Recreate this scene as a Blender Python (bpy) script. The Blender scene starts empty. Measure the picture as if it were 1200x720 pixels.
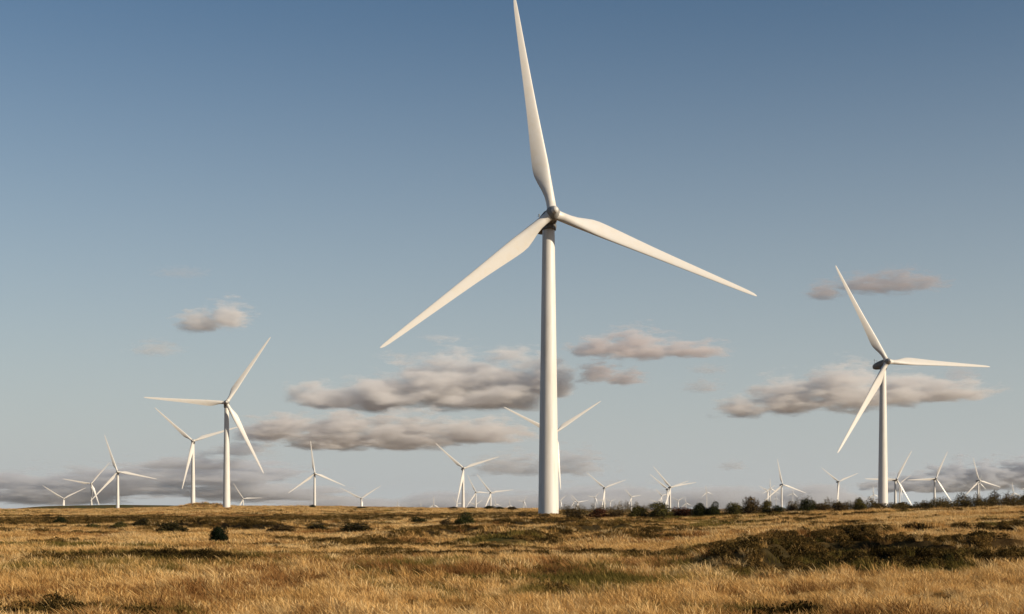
import bpy, math, random
import numpy as np

random.seed(7)
rng = np.random.default_rng(7)
sc = bpy.context.scene
COL = sc.collection
RAD = math.radians

# ------------------------------------------------------------------ camera
EYE = 2.4                       # metres above the moor where the photographer stands
FPX, PCX, PHY = 1667.0, 600.0, 595.0     # focal length, centre column and horizon row in photograph pixels
cam_d = bpy.data.cameras.new("camera")
cam = bpy.data.objects.new("camera", cam_d)
COL.objects.link(cam)
cam.location = (0, 0, EYE)
cam.rotation_euler = (RAD(90), 0, 0)
cam_d.sensor_width = 36.0
cam_d.lens = 36.0 * FPX / 1200.0
cam_d.shift_y = (PHY - 360.0) / 1200.0
cam_d.clip_start = 0.1
cam_d.clip_end = 90000.0
sc.camera = cam

# ------------------------------------------------------------------ sky, sun, exposure
SUN_EL, SUN_AZ = 20.0, 62.0     # azimuth measured from straight behind the camera towards the right
SUN_DIR = (math.sin(RAD(SUN_AZ)) * math.cos(RAD(SUN_EL)), -math.cos(RAD(SUN_AZ)) * math.cos(RAD(SUN_EL)), math.sin(RAD(SUN_EL)))
world = bpy.data.worlds.new("World")
sc.world = world
world.use_nodes = True
wn, wl = world.node_tree.nodes, world.node_tree.links
wn.clear()
sky = wn.new("ShaderNodeTexSky")
sky.sky_type = 'NISHITA'
sky.sun_disc = False
sky.sun_elevation = RAD(SUN_EL)
sky.sun_rotation = RAD(180.0 - SUN_AZ)
sky.altitude = 200.0
sky.air_density = 1.0
sky.dust_density = 1.0
sky.ozone_density = 1.5
hs = wn.new("ShaderNodeHueSaturation")
hs.inputs['Saturation'].default_value = 1.15
hs.inputs['Hue'].default_value = 0.499
hs.inputs['Value'].default_value = 1.0
bg = wn.new("ShaderNodeBackground")
bg.inputs['Strength'].default_value = 0.067
wo = wn.new("ShaderNodeOutputWorld")
wl.new(sky.outputs[0], hs.inputs['Color'])
# pale evening haze low in the sky, thinning out with height
geo_w = wn.new("ShaderNodeTexCoord")
sepw = wn.new("ShaderNodeSeparateXYZ"); wl.new(geo_w.outputs['Generated'], sepw.inputs[0])
hz_r = wn.new("ShaderNodeMapRange"); hz_r.inputs['From Min'].default_value = 0.0; hz_r.inputs['From Max'].default_value = 0.36
hz_r.inputs['To Min'].default_value = 1.0; hz_r.inputs['To Max'].default_value = 0.0
wl.new(sepw.outputs['Z'], hz_r.inputs['Value'])
hz_p = wn.new("ShaderNodeMath"); hz_p.operation = 'POWER'; hz_p.inputs[1].default_value = 1.5; wl.new(hz_r.outputs[0], hz_p.inputs[0])
hz_m = wn.new("ShaderNodeMix"); hz_m.data_type = 'RGBA'; hz_m.inputs[7].default_value = (6.1, 6.55, 6.75, 1)
wl.new(hz_p.outputs[0], hz_m.inputs[0]); wl.new(hs.outputs[0], hz_m.inputs[6])
wl.new(hz_m.outputs[2], bg.inputs['Color'])
wl.new(bg.outputs[0], wo.inputs['Surface'])

sun_d = bpy.data.lights.new("sun", 'SUN')
sun_d.energy = 5.0
sun_d.angle = RAD(0.53)
sun_d.color = (1.0, 0.85, 0.645)
sun = bpy.data.objects.new("sun", sun_d)
COL.objects.link(sun)
from mathutils import Vector, Matrix, Euler
sun.rotation_euler = Vector(SUN_DIR).to_track_quat('Z', 'Y').to_euler()
sun.location = (60, -60, 80)

sc.view_settings.view_transform = 'Standard'
sc.view_settings.look = 'None'
sc.view_settings.exposure = 0.25
sc.view_settings.gamma = 1.0
sc.view_settings.use_curve_mapping = False
sc.cycles.max_bounces = 6
sc.cycles.diffuse_bounces = 3
sc.cycles.transparent_max_bounces = 12
sc.cycles.volume_bounces = 4
sc.cycles.volume_max_steps = 1024
sc.cycles.volume_step_rate = 0.45
sc.cycles.use_denoising = True
sc.cycles.use_adaptive_sampling = True
sc.cycles.adaptive_threshold = 0.005

# ------------------------------------------------------------------ helpers
def tag(o, label=None, cat=None, group=None, kind=None):
    if label: o['label'] = label
    if cat: o['category'] = cat
    if group: o['group'] = group
    if kind: o['kind'] = kind
    return o

def link(name, me, mat=None, parent=None):
    o = bpy.data.objects.new(name, me)
    COL.objects.link(o)
    if mat is not None and me is not None and not me.materials:
        me.materials.append(mat)
    if parent: o.parent = parent
    return o

def mesh_from(name, V, F, smooth=False):
    me = bpy.data.meshes.new(name)
    me.from_pydata([tuple(map(float, v)) for v in V], [], [tuple(map(int, f)) for f in F])
    if smooth:
        me.polygons.foreach_set('use_smooth', [True] * len(me.polygons))
    me.update()
    return me

def quads_mesh(name, V, Q, smooth=False):
    """numpy vertices (n,3) and quads (m,4)"""
    me = bpy.data.meshes.new(name)
    V = np.asarray(V, np.float32); Q = np.asarray(Q, np.int32)
    n, m = len(V), len(Q)
    me.vertices.add(n); me.vertices.foreach_set('co', V.ravel())
    me.loops.add(m * 4); me.loops.foreach_set('vertex_index', Q.ravel())
    me.polygons.add(m)
    me.polygons.foreach_set('loop_start', np.arange(0, m * 4, 4, dtype=np.int32))
    if smooth:
        me.polygons.foreach_set('use_smooth', np.ones(m, bool))
    me.update(calc_edges=True)
    return me

def _hash(ix, iy, seed):
    h = (ix.astype(np.int64) * 374761393 + iy.astype(np.int64) * 668265263 + seed * 1442695041) & 0xffffffff
    h = ((h ^ (h >> 13)) * 1274126177) & 0xffffffff
    h = h ^ (h >> 16)
    return (h & 0xffffff) / float(0xffffff)

def vnoise(x, y, seed=0):
    ix, iy = np.floor(x), np.floor(y)
    fx, fy = x - ix, y - iy
    fx = fx * fx * (3 - 2 * fx); fy = fy * fy * (3 - 2 * fy)
    a = _hash(ix, iy, seed); b = _hash(ix + 1, iy, seed)
    c = _hash(ix, iy + 1, seed); d = _hash(ix + 1, iy + 1, seed)
    return (a * (1 - fx) + b * fx) * (1 - fy) + (c * (1 - fx) + d * fx) * fy

def fbm(x, y, seed=0, octs=4):
    s, a, t = 0, 1.0, 0
    for k in range(octs):
        s = s + a * vnoise(x * 2 ** k + 17.3 * k, y * 2 ** k - 9.1 * k, seed + k)
        t += a; a *= 0.5
    return s / t

def sstep(a, b, x):
    t = np.clip((x - a) / (b - a), 0, 1)
    return t * t * (3 - 2 * t)

# ------------------------------------------------------------------ wind turbines: where they stand
# hub (x, y, height above the eye) in metres, blade angle, and what each looks like
TURB = [
 (8.35, 292, 60.4, 111, "huge nearest white wind turbine, its top blade reaching the sky's upper edge"),
 (157.8, 598, 61.3, 92, "second largest white wind turbine, standing alone behind the dark hedge, one blade level"),
 (-163.6, 815, 60.1, 33, "tall white turbine on the grassy hill, one blade level, its whole tower in view"),
 (-295.1, 1315, 61.5, 72, "white turbine beside the hill's tallest one, one blade pointing nearly straight down"),
 (-461.3, 1663, 41.9, 101, "white turbine in front of the low green hill with one blade nearly upright"),
 (-696.9, 2356, 39.6, 40, "small turbine partly crossed by a bigger one's blade before the green hill"),
 (-847.5, 2689, 16.9, 63, "short turbine sunk behind the green hill, two raised blades in a V, leftmost of all"),
 (-661.1, 3499, 22.0, 88, "tiny turbine peeping over the grassy hill beside the tallest hill tower, one blade level"),
 (-274.0, 1976, 47.4, 113, "lone white turbine on the skyline with one blade upright above the straw coloured rise"),
 (-295.6, 2792, 17.9, 57, "short turbine sunk behind the straw rise with its two raised blades forming a wide V"),
 (-811.8, 10100, 15.1, 4, "almost buried turbine with only a speck of upright blade above the open skyline"),
 (-58.6, 1722, 47.5, 72, "largest turbine of the trio between the straw rise and the huge tower, hub highest"),
 (-86.2, 3407, 36.8, 94, "slim middle turbine of the trio left of the huge tower, one blade level"),
 (-41.6, 2810, 29.5, 83, "turbine of the trio nearest the huge tower, long blade pointing at that tower"),
 (-287.4, 7486, 19.8, 87, "tiny pale turbine low behind the foot of the trio's largest turbine"),
 (-182.8, 7169, 12.9, 54, "tiny pale turbine low between the two smaller turbines of the trio"),
 (-379.2, 6901, 12.4, 1, "tiny pale turbine low on the skyline with one blade straight up, left of the trio"),
 (-648.5, 10122, 0.0, 1, "faintest upright blade tip on the skyline, well left of the trio of turbines"),
 (-110.4, 9683, 23.2, 108, "tiny turbine low behind the foot of the turbine with the long level blade"),
 (-13.4, 8929, 13.4, 0, "tiny turbine with one upright blade halfway between the trio and the huge tower"),
 (77.5, 9364, 42.1, 35, "tiny turbine close to the shaded side of the huge tower's foot"),
 (34.4, 1135, 59.9, 56, "large turbine hidden behind the huge tower, blades reaching out on both sides of it"),
 (261.0, 7673, 36.8, 48, "tiny turbine with one blade sticking out beside the sunlit foot of the huge tower"),
 (420.4, 9639, 39.3, 90, "smaller and paler of two tiny overlapping turbines just right of the huge tower"),
 (278.6, 5993, 21.6, 79, "taller of two tiny overlapping turbines just right of the huge tower"),
 (493.8, 8442, 60.8, 42, "tiny turbine touching the left side of the mid sized one over the low hedge end"),
 (180.4, 2766, 38.5, 70, "mid sized turbine over the hedge's low end, first big one right of the huge tower"),
 (633.1, 9910, 53.5, 28, "tiny turbine right behind the tower of the mid sized one over the low hedge end"),
 (735.5, 10625, 44.6, 65, "tiny turbine touching the right side of the mid sized one over the low hedge end"),
 (715.2, 9501, 18.8, 10, "tiny turbine showing little but an upright blade between two larger ones over the hedge"),
 (526.0, 6259, 46.9, 81, "small turbine on its own left of the crossed pair above the olive bushes"),
 (267.7, 2399, 34.5, 80, "larger turbine of the crossed pair above the olive bushes, right blade nearly level"),
 (303.0, 2763, 36.0, 69, "smaller turbine of the crossed pair above the olive bushes, right blade raised"),
 (710.0, 6736, 56.6, 77, "tiny turbine tucked against the left side of the crossed pair of turbines"),
 (734.0, 7156, 27.9, 43, "tiny turbine almost sunk in the olive bushes left of the crossed pair"),
 (1031.4, 8831, 42.4, 61, "tiny turbine with raised blades forming a V just right of the crossed pair"),
 (1139.2, 9309, 27.9, 112, "tiny turbine nearly sunk in the hedge between the crossed pair and the dark round bushes"),
 (1189.7, 8687, 93.8, 109, "tiny solitary turbine above the dark round bushes with clear sky on both sides"),
 (476.4, 2505, 40.6, 110, "biggest turbine of the cluster beyond the tallest bushes, one blade nearly upright"),
 (1169.4, 6507, 78.1, 57, "small turbine at the left of the cluster beyond the tallest bushes, two blades raised"),
 (1168.3, 6428, 85.6, 0, "small turbine with an upright blade inside the cluster beyond the tallest bushes"),
 (2450.2, 13193, 87.1, 6, "smallest and faintest turbine low inside the cluster beyond the tallest bushes"),
 (1873.1, 9485, 95.0, 7, "tiny turbine with one blade straight up under the right blade of the cluster's biggest"),
 (665.4, 2896, 53.0, 68, "white turbine standing alone halfway between the tall bushes and the second largest turbine"),
 (1671.4, 6571, 60.3, 117, "tiny turbine with one blade up just left of the second largest turbine's tower"),
 (521.1, 1927, 38.1, 31, "turbine close against the right side of the second largest one's tower, blade raised right"),
 (1193.8, 4374, 74.8, 55, "small turbine behind the one hugging the second largest turbine's tower"),
 (633.8, 2127, 43.4, 27, "turbine in the open gap right of the second largest one, level blade pointing at it"),
 (912.7, 2779, 52.8, 107, "turbine behind the twiggy bare bushes near the hedge's far end, one blade upright"),
 (2487.4, 7560, 127.9, 14, "tiny turbine hidden behind the one among the twiggy bare bushes"),
 (2056.4, 5830, 59.5, 114, "tiny turbine with an upright blade just past the twiggy bare bushes"),
 (3059.6, 8444, 121.6, 10, "tiny turbine cut off by the picture's edge, only one blade tip showing, rightmost of all"),
]

# ------------------------------------------------------------------ terrain
DK = [0.5, 40, 80, 120, 180, 240, 320, 430, 600, 820, 1100, 1320, 1660, 2000, 2400]
TAB = {
 -400: [-2.4, -2.4, -2.4, -2.3, -2.2, -2.2, -2.2, -2.2, -2.2, -1.9, -1.4, -3, -12, -4, -22],
 0:    [-2.4, -2.4, -2.4, -2.35, -2.3, -2.3, -2.4, -2.5, -2.3, -1.9, -1.4, -3, -12, -3, -20],
 75:   [-2.4, -2.4, -2.4, -2.35, -2.3, -2.3, -2.4, -2.5, -2.3, -1.9, -1.6, -5, -15, 2.6, -14],
 137:  [-2.4, -2.4, -2.4, -2.35, -2.3, -2.3, -2.4, -2.4, -2.1, -1.7, -1.4, -4, -18, 3.2, -12],
 200:  [-2.4, -2.4, -2.4, -2.35, -2.3, -2.3, -2.3, -2.2, -1.6, -0.6, -0.6, 0.4, -6, 2.6, -16],
 230:  [-2.4, -2.4, -2.4, -2.35, -2.3, -2.3, -2.3, -2.1, -1.4, -0.4, 0.2, 1.0, -1, 0.5, -20],
 300:  [-2.4, -2.4, -2.4, -2.35, -2.3, -2.3, -2.3, -2.1, -1.4, -0.4, 0.5, 0.8, -3, -10, -24],
 370:  [-2.4, -2.4, -2.4, -2.35, -2.3, -2.3, -2.3, -2.1, -1.4, -0.6, 0.1, 0.8, 0.4, -13, -26],
 450:  [-2.4, -2.4, -2.4, -2.35, -2.3, -2.3, -2.2, -2.0, -1.4, -0.5, 0.0, -0.3, -6, -16, -28],
 520:  [-2.4, -2.4, -2.4, -2.35, -2.3, -2.25, -2.1, -1.9, -1.4, -0.7, -0.5, -3, -9, -18, -28],
 600:  [-2.4, -2.4, -2.4, -2.35, -2.25, -2.1, -1.8, -1.5, -0.95, -0.75, -2, -4, -10, -18, -28],
 640:  [-2.4, -2.4, -2.4, -2.3, -2.15, -1.9, -1.6, -1.3, -0.9, -1.5, -3, -5, -11, -18, -26],
 700:  [-2.4, -2.4, -2.35, -2.2, -1.85, -1.55, -1.5, -2.0, -3.5, -4, -4, -5, -12, -18, -25],
 800:  [-2.4, -2.4, -2.3, -2.0, -1.42, -1.45, -2.1, -3.0, -4, -4, -4, -6, -12, -18, -24],
 900:  [-2.4, -2.35, -2.1, -1.65, -0.95, -1.2, -2.5, -3.5, -4, -4, -5, -7, -12, -18, -22],
 1000: [-2.4, -2.3, -1.95, -1.35, -0.68, -0.95, -2.0, -3.2, -3, -4, -6, -8, -13, -18, -20],
 1100: [-2.4, -2.3, -1.8, -1.1, -0.36, -0.6, -1.8, -3.0, -3, -4, -6, -8, -13, -17, -18],
 1200: [-2.4, -2.25, -1.65, -0.9, -0.02, -0.25, -1.6, -3.0, -3, -4, -6, -8, -12, -15, -16],
 1600: [-2.4, -2.2, -1.5, -0.7, 0.15, -0.1, -1.6, -3.0, -3, -4, -6, -8, -12, -15, -16],
}
_uk = np.array(sorted(TAB)); _lk = np.log(DK)
_UF = np.linspace(-400, 1600, 241); _LF = np.linspace(math.log(0.5), math.log(2400), 340)
_Z = np.array([np.interp(_LF, _lk, TAB[u]) for u in _uk])
_Z = np.array([np.interp(_UF, _uk, _Z[:, j]) for j in range(len(_LF))]).T
def _blur(a, s, ax):
    r = int(3 * s); k = np.exp(-0.5 * (np.arange(-r, r + 1) / s) ** 2); k /= k.sum()
    p = np.pad(a, [(r, r) if i == ax else (0, 0) for i in range(2)], mode='edge')
    return np.apply_along_axis(lambda v: np.convolve(v, k, 'valid'), ax, p)
_Z = _blur(_blur(_Z, 2.0, 0), 3.0, 1)

_tx = np.array([t[0] for t in TURB]); _ty = np.array([t[1] for t in TURB]); _tb = np.clip(np.array([t[2] - 62.0 for t in TURB]), -62, -9)

def smooth_rel(x, y):
    """height relative to the eye, broad shapes only"""
    x = np.asarray(x, float); y = np.asarray(y, float)
    d = np.maximum(np.where(y > 1, y, np.hypot(x, y)), 0.5)     # forward distance ahead of the viewer
    u = np.clip(PCX + FPX * x / np.maximum(d, 0.5), -400, 1600)
    l = np.clip(np.log(d), _LF[0], _LF[-1])
    fu = (u + 400) / 2000 * 240; fl = (l - _LF[0]) / (_LF[-1] - _LF[0]) * 339
    iu = np.clip(fu.astype(int), 0, 239); il = np.clip(fl.astype(int), 0, 338)
    a, b = fu - iu, fl - il
    z = (_Z[iu, il] * (1 - a) + _Z[iu + 1, il] * a) * (1 - b) + (_Z[iu, il + 1] * (1 - a) + _Z[iu + 1, il + 1] * a) * b
    far = sstep(2100, 2800, d)
    if np.any(far > 0):
        num = np.zeros_like(z); den = np.zeros_like(z)
        for i in range(len(_tx)):
            if _ty[i] < 2200: continue
            w = 1.0 / (((x - _tx[i]) ** 2 + (d - _ty[i]) ** 2) / 200.0 ** 2 + 0.3) ** 1.5
            num += w * _tb[i]; den += w
        w0 = 3e-3
        zf = (num + w0 * -38.0) / (den + w0)
        z = z * (1 - far) + zf * far
    # low mound on the grassy hill
    z = z + 3.6 * np.exp(-(((x + 218) / 13.0) ** 2 + ((d - 1010) / 60.0) ** 2)) * (d < 1400)
    # long low green hill
    z = np.maximum(z, -22 + 25.6 * np.exp(-((x + 545) / 215.0) ** 4 - ((d - 2000) / 170.0) ** 2))
    return z

def gp(px, py, dmin=8.0, dmax=2500.0):
    """where the moor is met along a line of sight (photo pixel) -> x, y"""
    ds = np.exp(np.linspace(math.log(dmin), math.log(dmax), 1500))
    xs = (px - PCX) / FPX * ds
    h = smooth_rel(xs, ds) - (PHY - py) / FPX * ds
    k = np.argmax(h >= 0) if np.any(h >= 0) else int(np.argmax(h / ds))
    return float(xs[k]), float(ds[k])

# low peat banks: ridges that follow a line over the moor: (list of photo pixels, height, half width)
BANKS = []
for pts, h, w in [
    ([(868, 676), (900, 667), (950, 656), (1010, 652), (1100, 655), (1170, 650), (1250, 652)], 0.62, 2.0),
    ([(838, 652), (880, 644), (930, 639), (990, 634), (1040, 635)], 0.50, 2.2),
    ([(1060, 633), (1130, 629), (1230, 631)], 0.42, 2.2),
    ([(1010, 670), (1090, 664), (1160, 666), (1230, 660)], 0.34, 1.6),
    ([(455, 636), (520, 628), (580, 628), (606, 638)], 0.55, 3.4),
    ([(600, 641), (640, 634), (690, 627), (745, 618)], 0.65, 3.4),
    ([(560, 620), (630, 616), (700, 611)], 0.45, 4.5),
    ([(700, 636), (760, 628), (820, 622)], 0.35, 2.8),
    ([(0, 664), (90, 666), (190, 662), (280, 666)], 0.22, 1.8),
    ([(130, 622), (210, 620), (330, 622), (440, 619)], 0.55, 5.0),
]:
    P = np.array([gp(*p) for p in pts])
    BANKS.append((P, h, w))

def bank_field(x, y):
    """bank height and how much of the bank's own dark cover a place has"""
    hgt = np.zeros_like(x); cov = np.zeros_like(x); peat = np.zeros_like(x)
    for P, h, w in BANKS:
        wob = (fbm(x / 3.1, y / 3.1, 91, 3) - 0.5) * 2.4
        best = np.full(x.shape, 1e9); sgn = np.zeros_like(x); tt = np.zeros_like(x)
        m = (x > P[:, 0].min() - 15) & (x < P[:, 0].max() + 15) & (y > P[:, 1].min() - 25) & (y < P[:, 1].max() + 25)
        if not np.any(m): continue
        xm, ym, wm = x[m], y[m], wob[m]
        bm_ = np.full(xm.shape, 1e9); sm_ = np.zeros_like(xm); tm_ = np.zeros_like(xm)
        n = len(P) - 1
        for i in range(n):
            a, b = P[i], P[i + 1]
            v = b - a; L2 = v @ v
            t = np.clip(((xm - a[0]) * v[0] + (ym - a[1]) * v[1]) / L2, 0, 1)
            dx, dy = xm - a[0] - t * v[0], ym - a[1] - t * v[1]
            dd = np.hypot(dx, dy)
            c = (v[0] * dy - v[1] * dx)
            k = dd < bm_
            bm_[k] = dd[k]; sm_[k] = np.sign(c[k]); tm_[k] = (i + t[k]) / n
        s = bm_ * sm_ + wm                       # positive = far side
        taper = sstep(0, 0.12, tm_) * sstep(1.0, 0.85, tm_) * 0.9 + 0.1
        prof = np.where(s < 0, sstep(-0.55 * w, 0.1, s), sstep(1.7 * w, 0.0, s))
        hgt[m] = np.maximum(hgt[m], h * prof * taper)
        cov[m] = np.maximum(cov[m], taper * np.where(s < 0, sstep(-1.15 * w, -0.35 * w, s), sstep(1.3 * w, 0.3 * w, s)))
        if h > 0.3:                              # the worn front is bare black peat in broken stretches
            br = sstep(0.40, 0.52, fbm(xm / 4.0, ym / 4.0, 93, 2))
            peat[m] = np.maximum(peat[m], taper * br * sstep(-0.62 * w, -0.45 * w, s) * sstep(0.05 * w, -0.08 * w, s))
    return hgt, cov, peat

def terrain(x, y):
    x = np.asarray(x, float); y = np.asarray(y, float)
    d = np.hypot(x, y)
    z = smooth_rel(x, y) + EYE
    near = sstep(900, 250, d)
    z = z + near * ((fbm(x / 26.0, y / 26.0, 2, 2) - 0.5) * 0.75 + (fbm(x / 9.0, y / 9.0, 3, 3) - 0.5) * 0.42 + (fbm(x / 2.2, y / 2.2, 5, 3) - 0.5) * 0.34)
    z = z + sstep(300, 700, d) * (fbm(x / 55.0, y / 55.0, 11, 4) - 0.5) * 1.6 * sstep(2600, 1900, d)
    z = z + sstep(2300, 3000, d) * (fbm(x / 500.0, y / 500.0, 12, 3) - 0.5) * 6
    return z + bank_field(x, y)[0]

# vegetation: patches given by centre (photo pixel), half width in pixels, half depth as a share of the distance
PATCH = {
 'heather': [(240, 610, 240, .17, 1.1), (120, 613, 110, .18, .8), (360, 617, 90, .07, 1.0), (60, 601, 90, .2, .5), (430, 608, 70, .2, .6),
             (205, 616, 45, .10, 1.0), (560, 606, 90, .22, .6), (70, 661, 110, .03, .9), (200, 659, 90, .02, .8), (90, 636, 70, .03, .7), (10, 711, 45, .05, .9),
             (150, 716, 60, .03, .7), (340, 641, 80, .025, .5), (600, 604, 90, .2, .5), (730, 697, 40, .02, 1.0), (1120, 663, 130, .03, .7), (940, 668, 60, .03, .9),
             (1120, 641, 120, .03, .6), (960, 637, 50, .03, .6), (1190, 640, 50, .05, .8), (860, 716, 80, .02, .6), (553, 659, 11, .02, 1.2),
             (600, 657, 8, .012, 1.0), (640, 628, 100, .05, .5), (700, 615, 60, .12, .5), (1000, 618, 150, .03, .2), (425, 658, 25, .010, .6), (480, 596, 60, .4, .5)],
 'rust':    [(650, 680, 140, .05, 1.1), (520, 678, 90, .03, .6), (850, 676, 100, .03, .6), (330, 690, 90, .05, .35), (1000, 690, 100, .03, .3), (440, 647, 60, .02, .6), (1150, 688, 80, .03, .4),
             (1000, 640, 120, .06, .6), (250, 606, 200, .12, .6), (470, 606, 90, .2, .7)],
 'green':   [(30, 716, 70, .05, 1.0), (170, 714, 90, .03, .8), (170, 660, 120, .03, .7), (330, 641, 110, .03, .6), (60, 640, 70, .03, .5), (880, 712, 90, .03, .8),
             (1060, 664, 170, .06, 1.0), (1120, 644, 120, .06, .7), (420, 668, 120, .02, .3), (690, 700, 70, .02, .6), (140, 592, 90, .35, 1.3), (700, 628, 90, .05, .4), (290, 688, 50, .02, .4)],
}
PW = {}
for k, lst in PATCH.items():
    PW[k] = []
    for px, py, hw, hd, s in lst:
        if py < 598:
            d0 = 2000.0 if px < 300 else 1200.0
            x0 = (px - PCX) / FPX * d0
        else:
            x0, d0 = gp(px, py)
        PW[k].append((x0, d0, hw * d0 / FPX, hd * d0, s))

def veg(x, y):
    """shares of heather, rusty grass and green moor grass (the rest is straw)"""
    x = np.asarray(x, float); y = np.asarray(y, float)
    wx = x + (fbm(x / 6.0, y / 6.0, 21, 3) - 0.5) * 7; wy = y + (fbm(x / 6.0, y / 6.0, 25, 3) - 0.5) * 9
    out = {}
    for j, k in enumerate(('heather', 'rust', 'green')):
        f = np.zeros_like(x)
        for x0, d0, rx, rd, s in PW[k]:
            q = np.sqrt(((wx - x0) / rx) ** 2 + ((wy - d0) / rd) ** 2)
            f = np.maximum(f, s * sstep(1.25, 0.55, q))
        n = fbm(x / 3.3, y / 4.5, 31 + 10 * j, 4)
        base = {'heather': np.maximum(sstep(0.60, 0.70, fbm(x / 14, y / 20, 61, 4)) * 0.75 * sstep(75, 150, y), sstep(0.58, 0.66, fbm(x / 9, y / 7, 65, 3)) * 0.7 * sstep(48, 80, y)), 'rust': sstep(0.45, 0.66, fbm(x / 9, y / 13, 71, 4)) * 0.5,  # second heather term adds dark streaks in place of hummock shadows
                'green': sstep(0.50, 0.66, fbm(x / 11, y / 16, 81, 4)) * 0.7}[k]
        out[k] = np.clip(np.maximum(f, base) * 1.5 * sstep(0.30, 0.58, n + 0.25 * f), 0, 1)
    _, cov, peat = bank_field(x, y)
    out['heather'] = np.maximum(out['heather'], 0.9 * cov * sstep(0.36, 0.54, fbm(x / 2.5, y / 2.5, 99, 3) + 0.10 * cov))
    out['peat'] = peat
    return out

# ------------------------------------------------------------------ materials
def new_mat(name):
    m = bpy.data.materials.new(name); m.use_nodes = True
    nt = m.node_tree; nt.nodes.clear()
    return m, nt, nt.nodes, nt.links

def N(nodes, t, **kw):
    n = nodes.new(t)
    for k, v in kw.items():
        if k in n.inputs: n.inputs[k].default_value = v
        else: setattr(n, k, v)
    return n

def ramp(nodes, stops, interp='LINEAR'):
    r = nodes.new('ShaderNodeValToRGB'); cr = r.color_ramp; cr.interpolation = interp
    while len(cr.elements) < len(stops): cr.elements.new(0.5)
    for e, (p, c) in zip(cr.elements, stops):
        e.position = p; e.color = (*c, 1)
    return r

def mat_ground():
    m, nt, n, l = new_mat("moor_soil_and_thatch")
    out = n.new('ShaderNodeOutputMaterial'); b = N(n, 'ShaderNodeBsdfPrincipled', Roughness=0.95)
    b.inputs['Specular IOR Level'].default_value = 0.0
    geo = n.new('ShaderNodeNewGeometry')
    at = n.new('ShaderNodeAttribute'); at.attribute_name = 'veg'
    sep = n.new('ShaderNodeSeparateColor'); l.new(at.outputs['Color'], sep.inputs[0])
    n1 = N(n, 'ShaderNodeTexNoise', Scale=0.9, Detail=8.0, Roughness=0.7); l.new(geo.outputs['Position'], n1.inputs['Vector'])
    n2 = N(n, 'ShaderNodeTexNoise', Scale=0.035, Detail=6.0, Roughness=0.65); l.new(geo.outputs['Position'], n2.inputs['Vector'])
    straw = ramp(n, [(0.30, (0.13, 0.072, 0.024)), (0.5, (0.30, 0.175, 0.062)), (0.72, (0.44, 0.28, 0.11))]); l.new(n1.outputs['Fac'], straw.inputs[0])
    tint = ramp(n, [(0.34, (0.50, 0.42, 0.33)), (0.5, (0.92, 0.86, 0.75)), (0.66, (1.10, 1.02, 0.90))]); l.new(n2.outputs['Fac'], tint.inputs[0])
    mul = N(n, 'ShaderNodeMix', data_type='RGBA', blend_type='MULTIPLY'); mul.inputs[0].default_value = 1.0
    l.new(straw.outputs[0], mul.inputs[6]); l.new(tint.outputs[0], mul.inputs[7])
    cur = mul.outputs[2]
    for ch, cs in (('Red', [(0.3, (0.018, 0.012, 0.007)), (0.7, (0.055, 0.040, 0.018))]),
                   ('Green', [(0.3, (0.060, 0.028, 0.012)), (0.7, (0.15, 0.075, 0.030))]),
                   ('Blue', [(0.3, (0.035, 0.035, 0.012)), (0.7, (0.11, 0.10, 0.035))])):
        r = ramp(n, cs); l.new(n1.outputs['Fac'], r.inputs[0])
        mx = N(n, 'ShaderNodeMix', data_type='RGBA'); l.new(sep.outputs[ch], mx.inputs[0]); l.new(cur, mx.inputs[6]); l.new(r.outputs[0], mx.inputs[7])
        cur = mx.outputs[2]
    l.new(cur, b.inputs['Base Color'])
    bp = N(n, 'ShaderNodeBump', Strength=0.9, Distance=0.25); l.new(n1.outputs['Fac'], bp.inputs['Height']); l.new(bp.outputs[0], b.inputs['Normal'])
    l.new(b.outputs[0], out.inputs[0])
    return m

def mat_blades(name, stops, patch_scale=0.12, transl=0.35):
    """grass and heather: each tuft has its own tone out of a range"""
    m, nt, n, l = new_mat(name)
    out = n.new('ShaderNodeOutputMaterial')
    geo = n.new('ShaderNodeNewGeometry'); oi = n.new('ShaderNodeObjectInfo')
    at = n.new('ShaderNodeAttribute'); at.attribute_name = 'tone'
    no = N(n, 'ShaderNodeTexNoise', Scale=patch_scale, Detail=4.0); l.new(geo.outputs['Position'], no.inputs['Vector'])
    a = N(n, 'ShaderNodeMath', operation='MULTIPLY_ADD'); l.new(oi.outputs['Random'], a.inputs[0]); a.inputs[1].default_value = 0.5; 
    b0 = N(n, 'ShaderNodeMath', operation='MULTIPLY_ADD'); l.new(at.outputs['Fac'], b0.inputs[0]); b0.inputs[1].default_value = 0.42
    c0 = N(n, 'ShaderNodeMath', operation='MULTIPLY_ADD'); l.new(no.outputs['Fac'], c0.inputs[0]); c0.inputs[1].default_value = 1.5; c0.inputs[2].default_value = -0.66
    l.new(c0.outputs[0], b0.inputs[2]); l.new(b0.outputs[0], a.inputs[2])
    r = ramp(n, stops); l.new(a.outputs[0], r.inputs[0])
    df = N(n, 'ShaderNodeBsdfDiffuse'); tr = N(n, 'ShaderNodeBsdfTranslucent'); mx = n.new('ShaderNodeMixShader'); mx.inputs[0].default_value = transl
    l.new(r.outputs[0], df.inputs[0]); l.new(r.outputs[0], tr.inputs[0]); l.new(df.outputs[0], mx.inputs[1]); l.new(tr.outputs[0], mx.inputs[2])
    l.new(mx.outputs[0], out.inputs[0])
    return m

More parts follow.
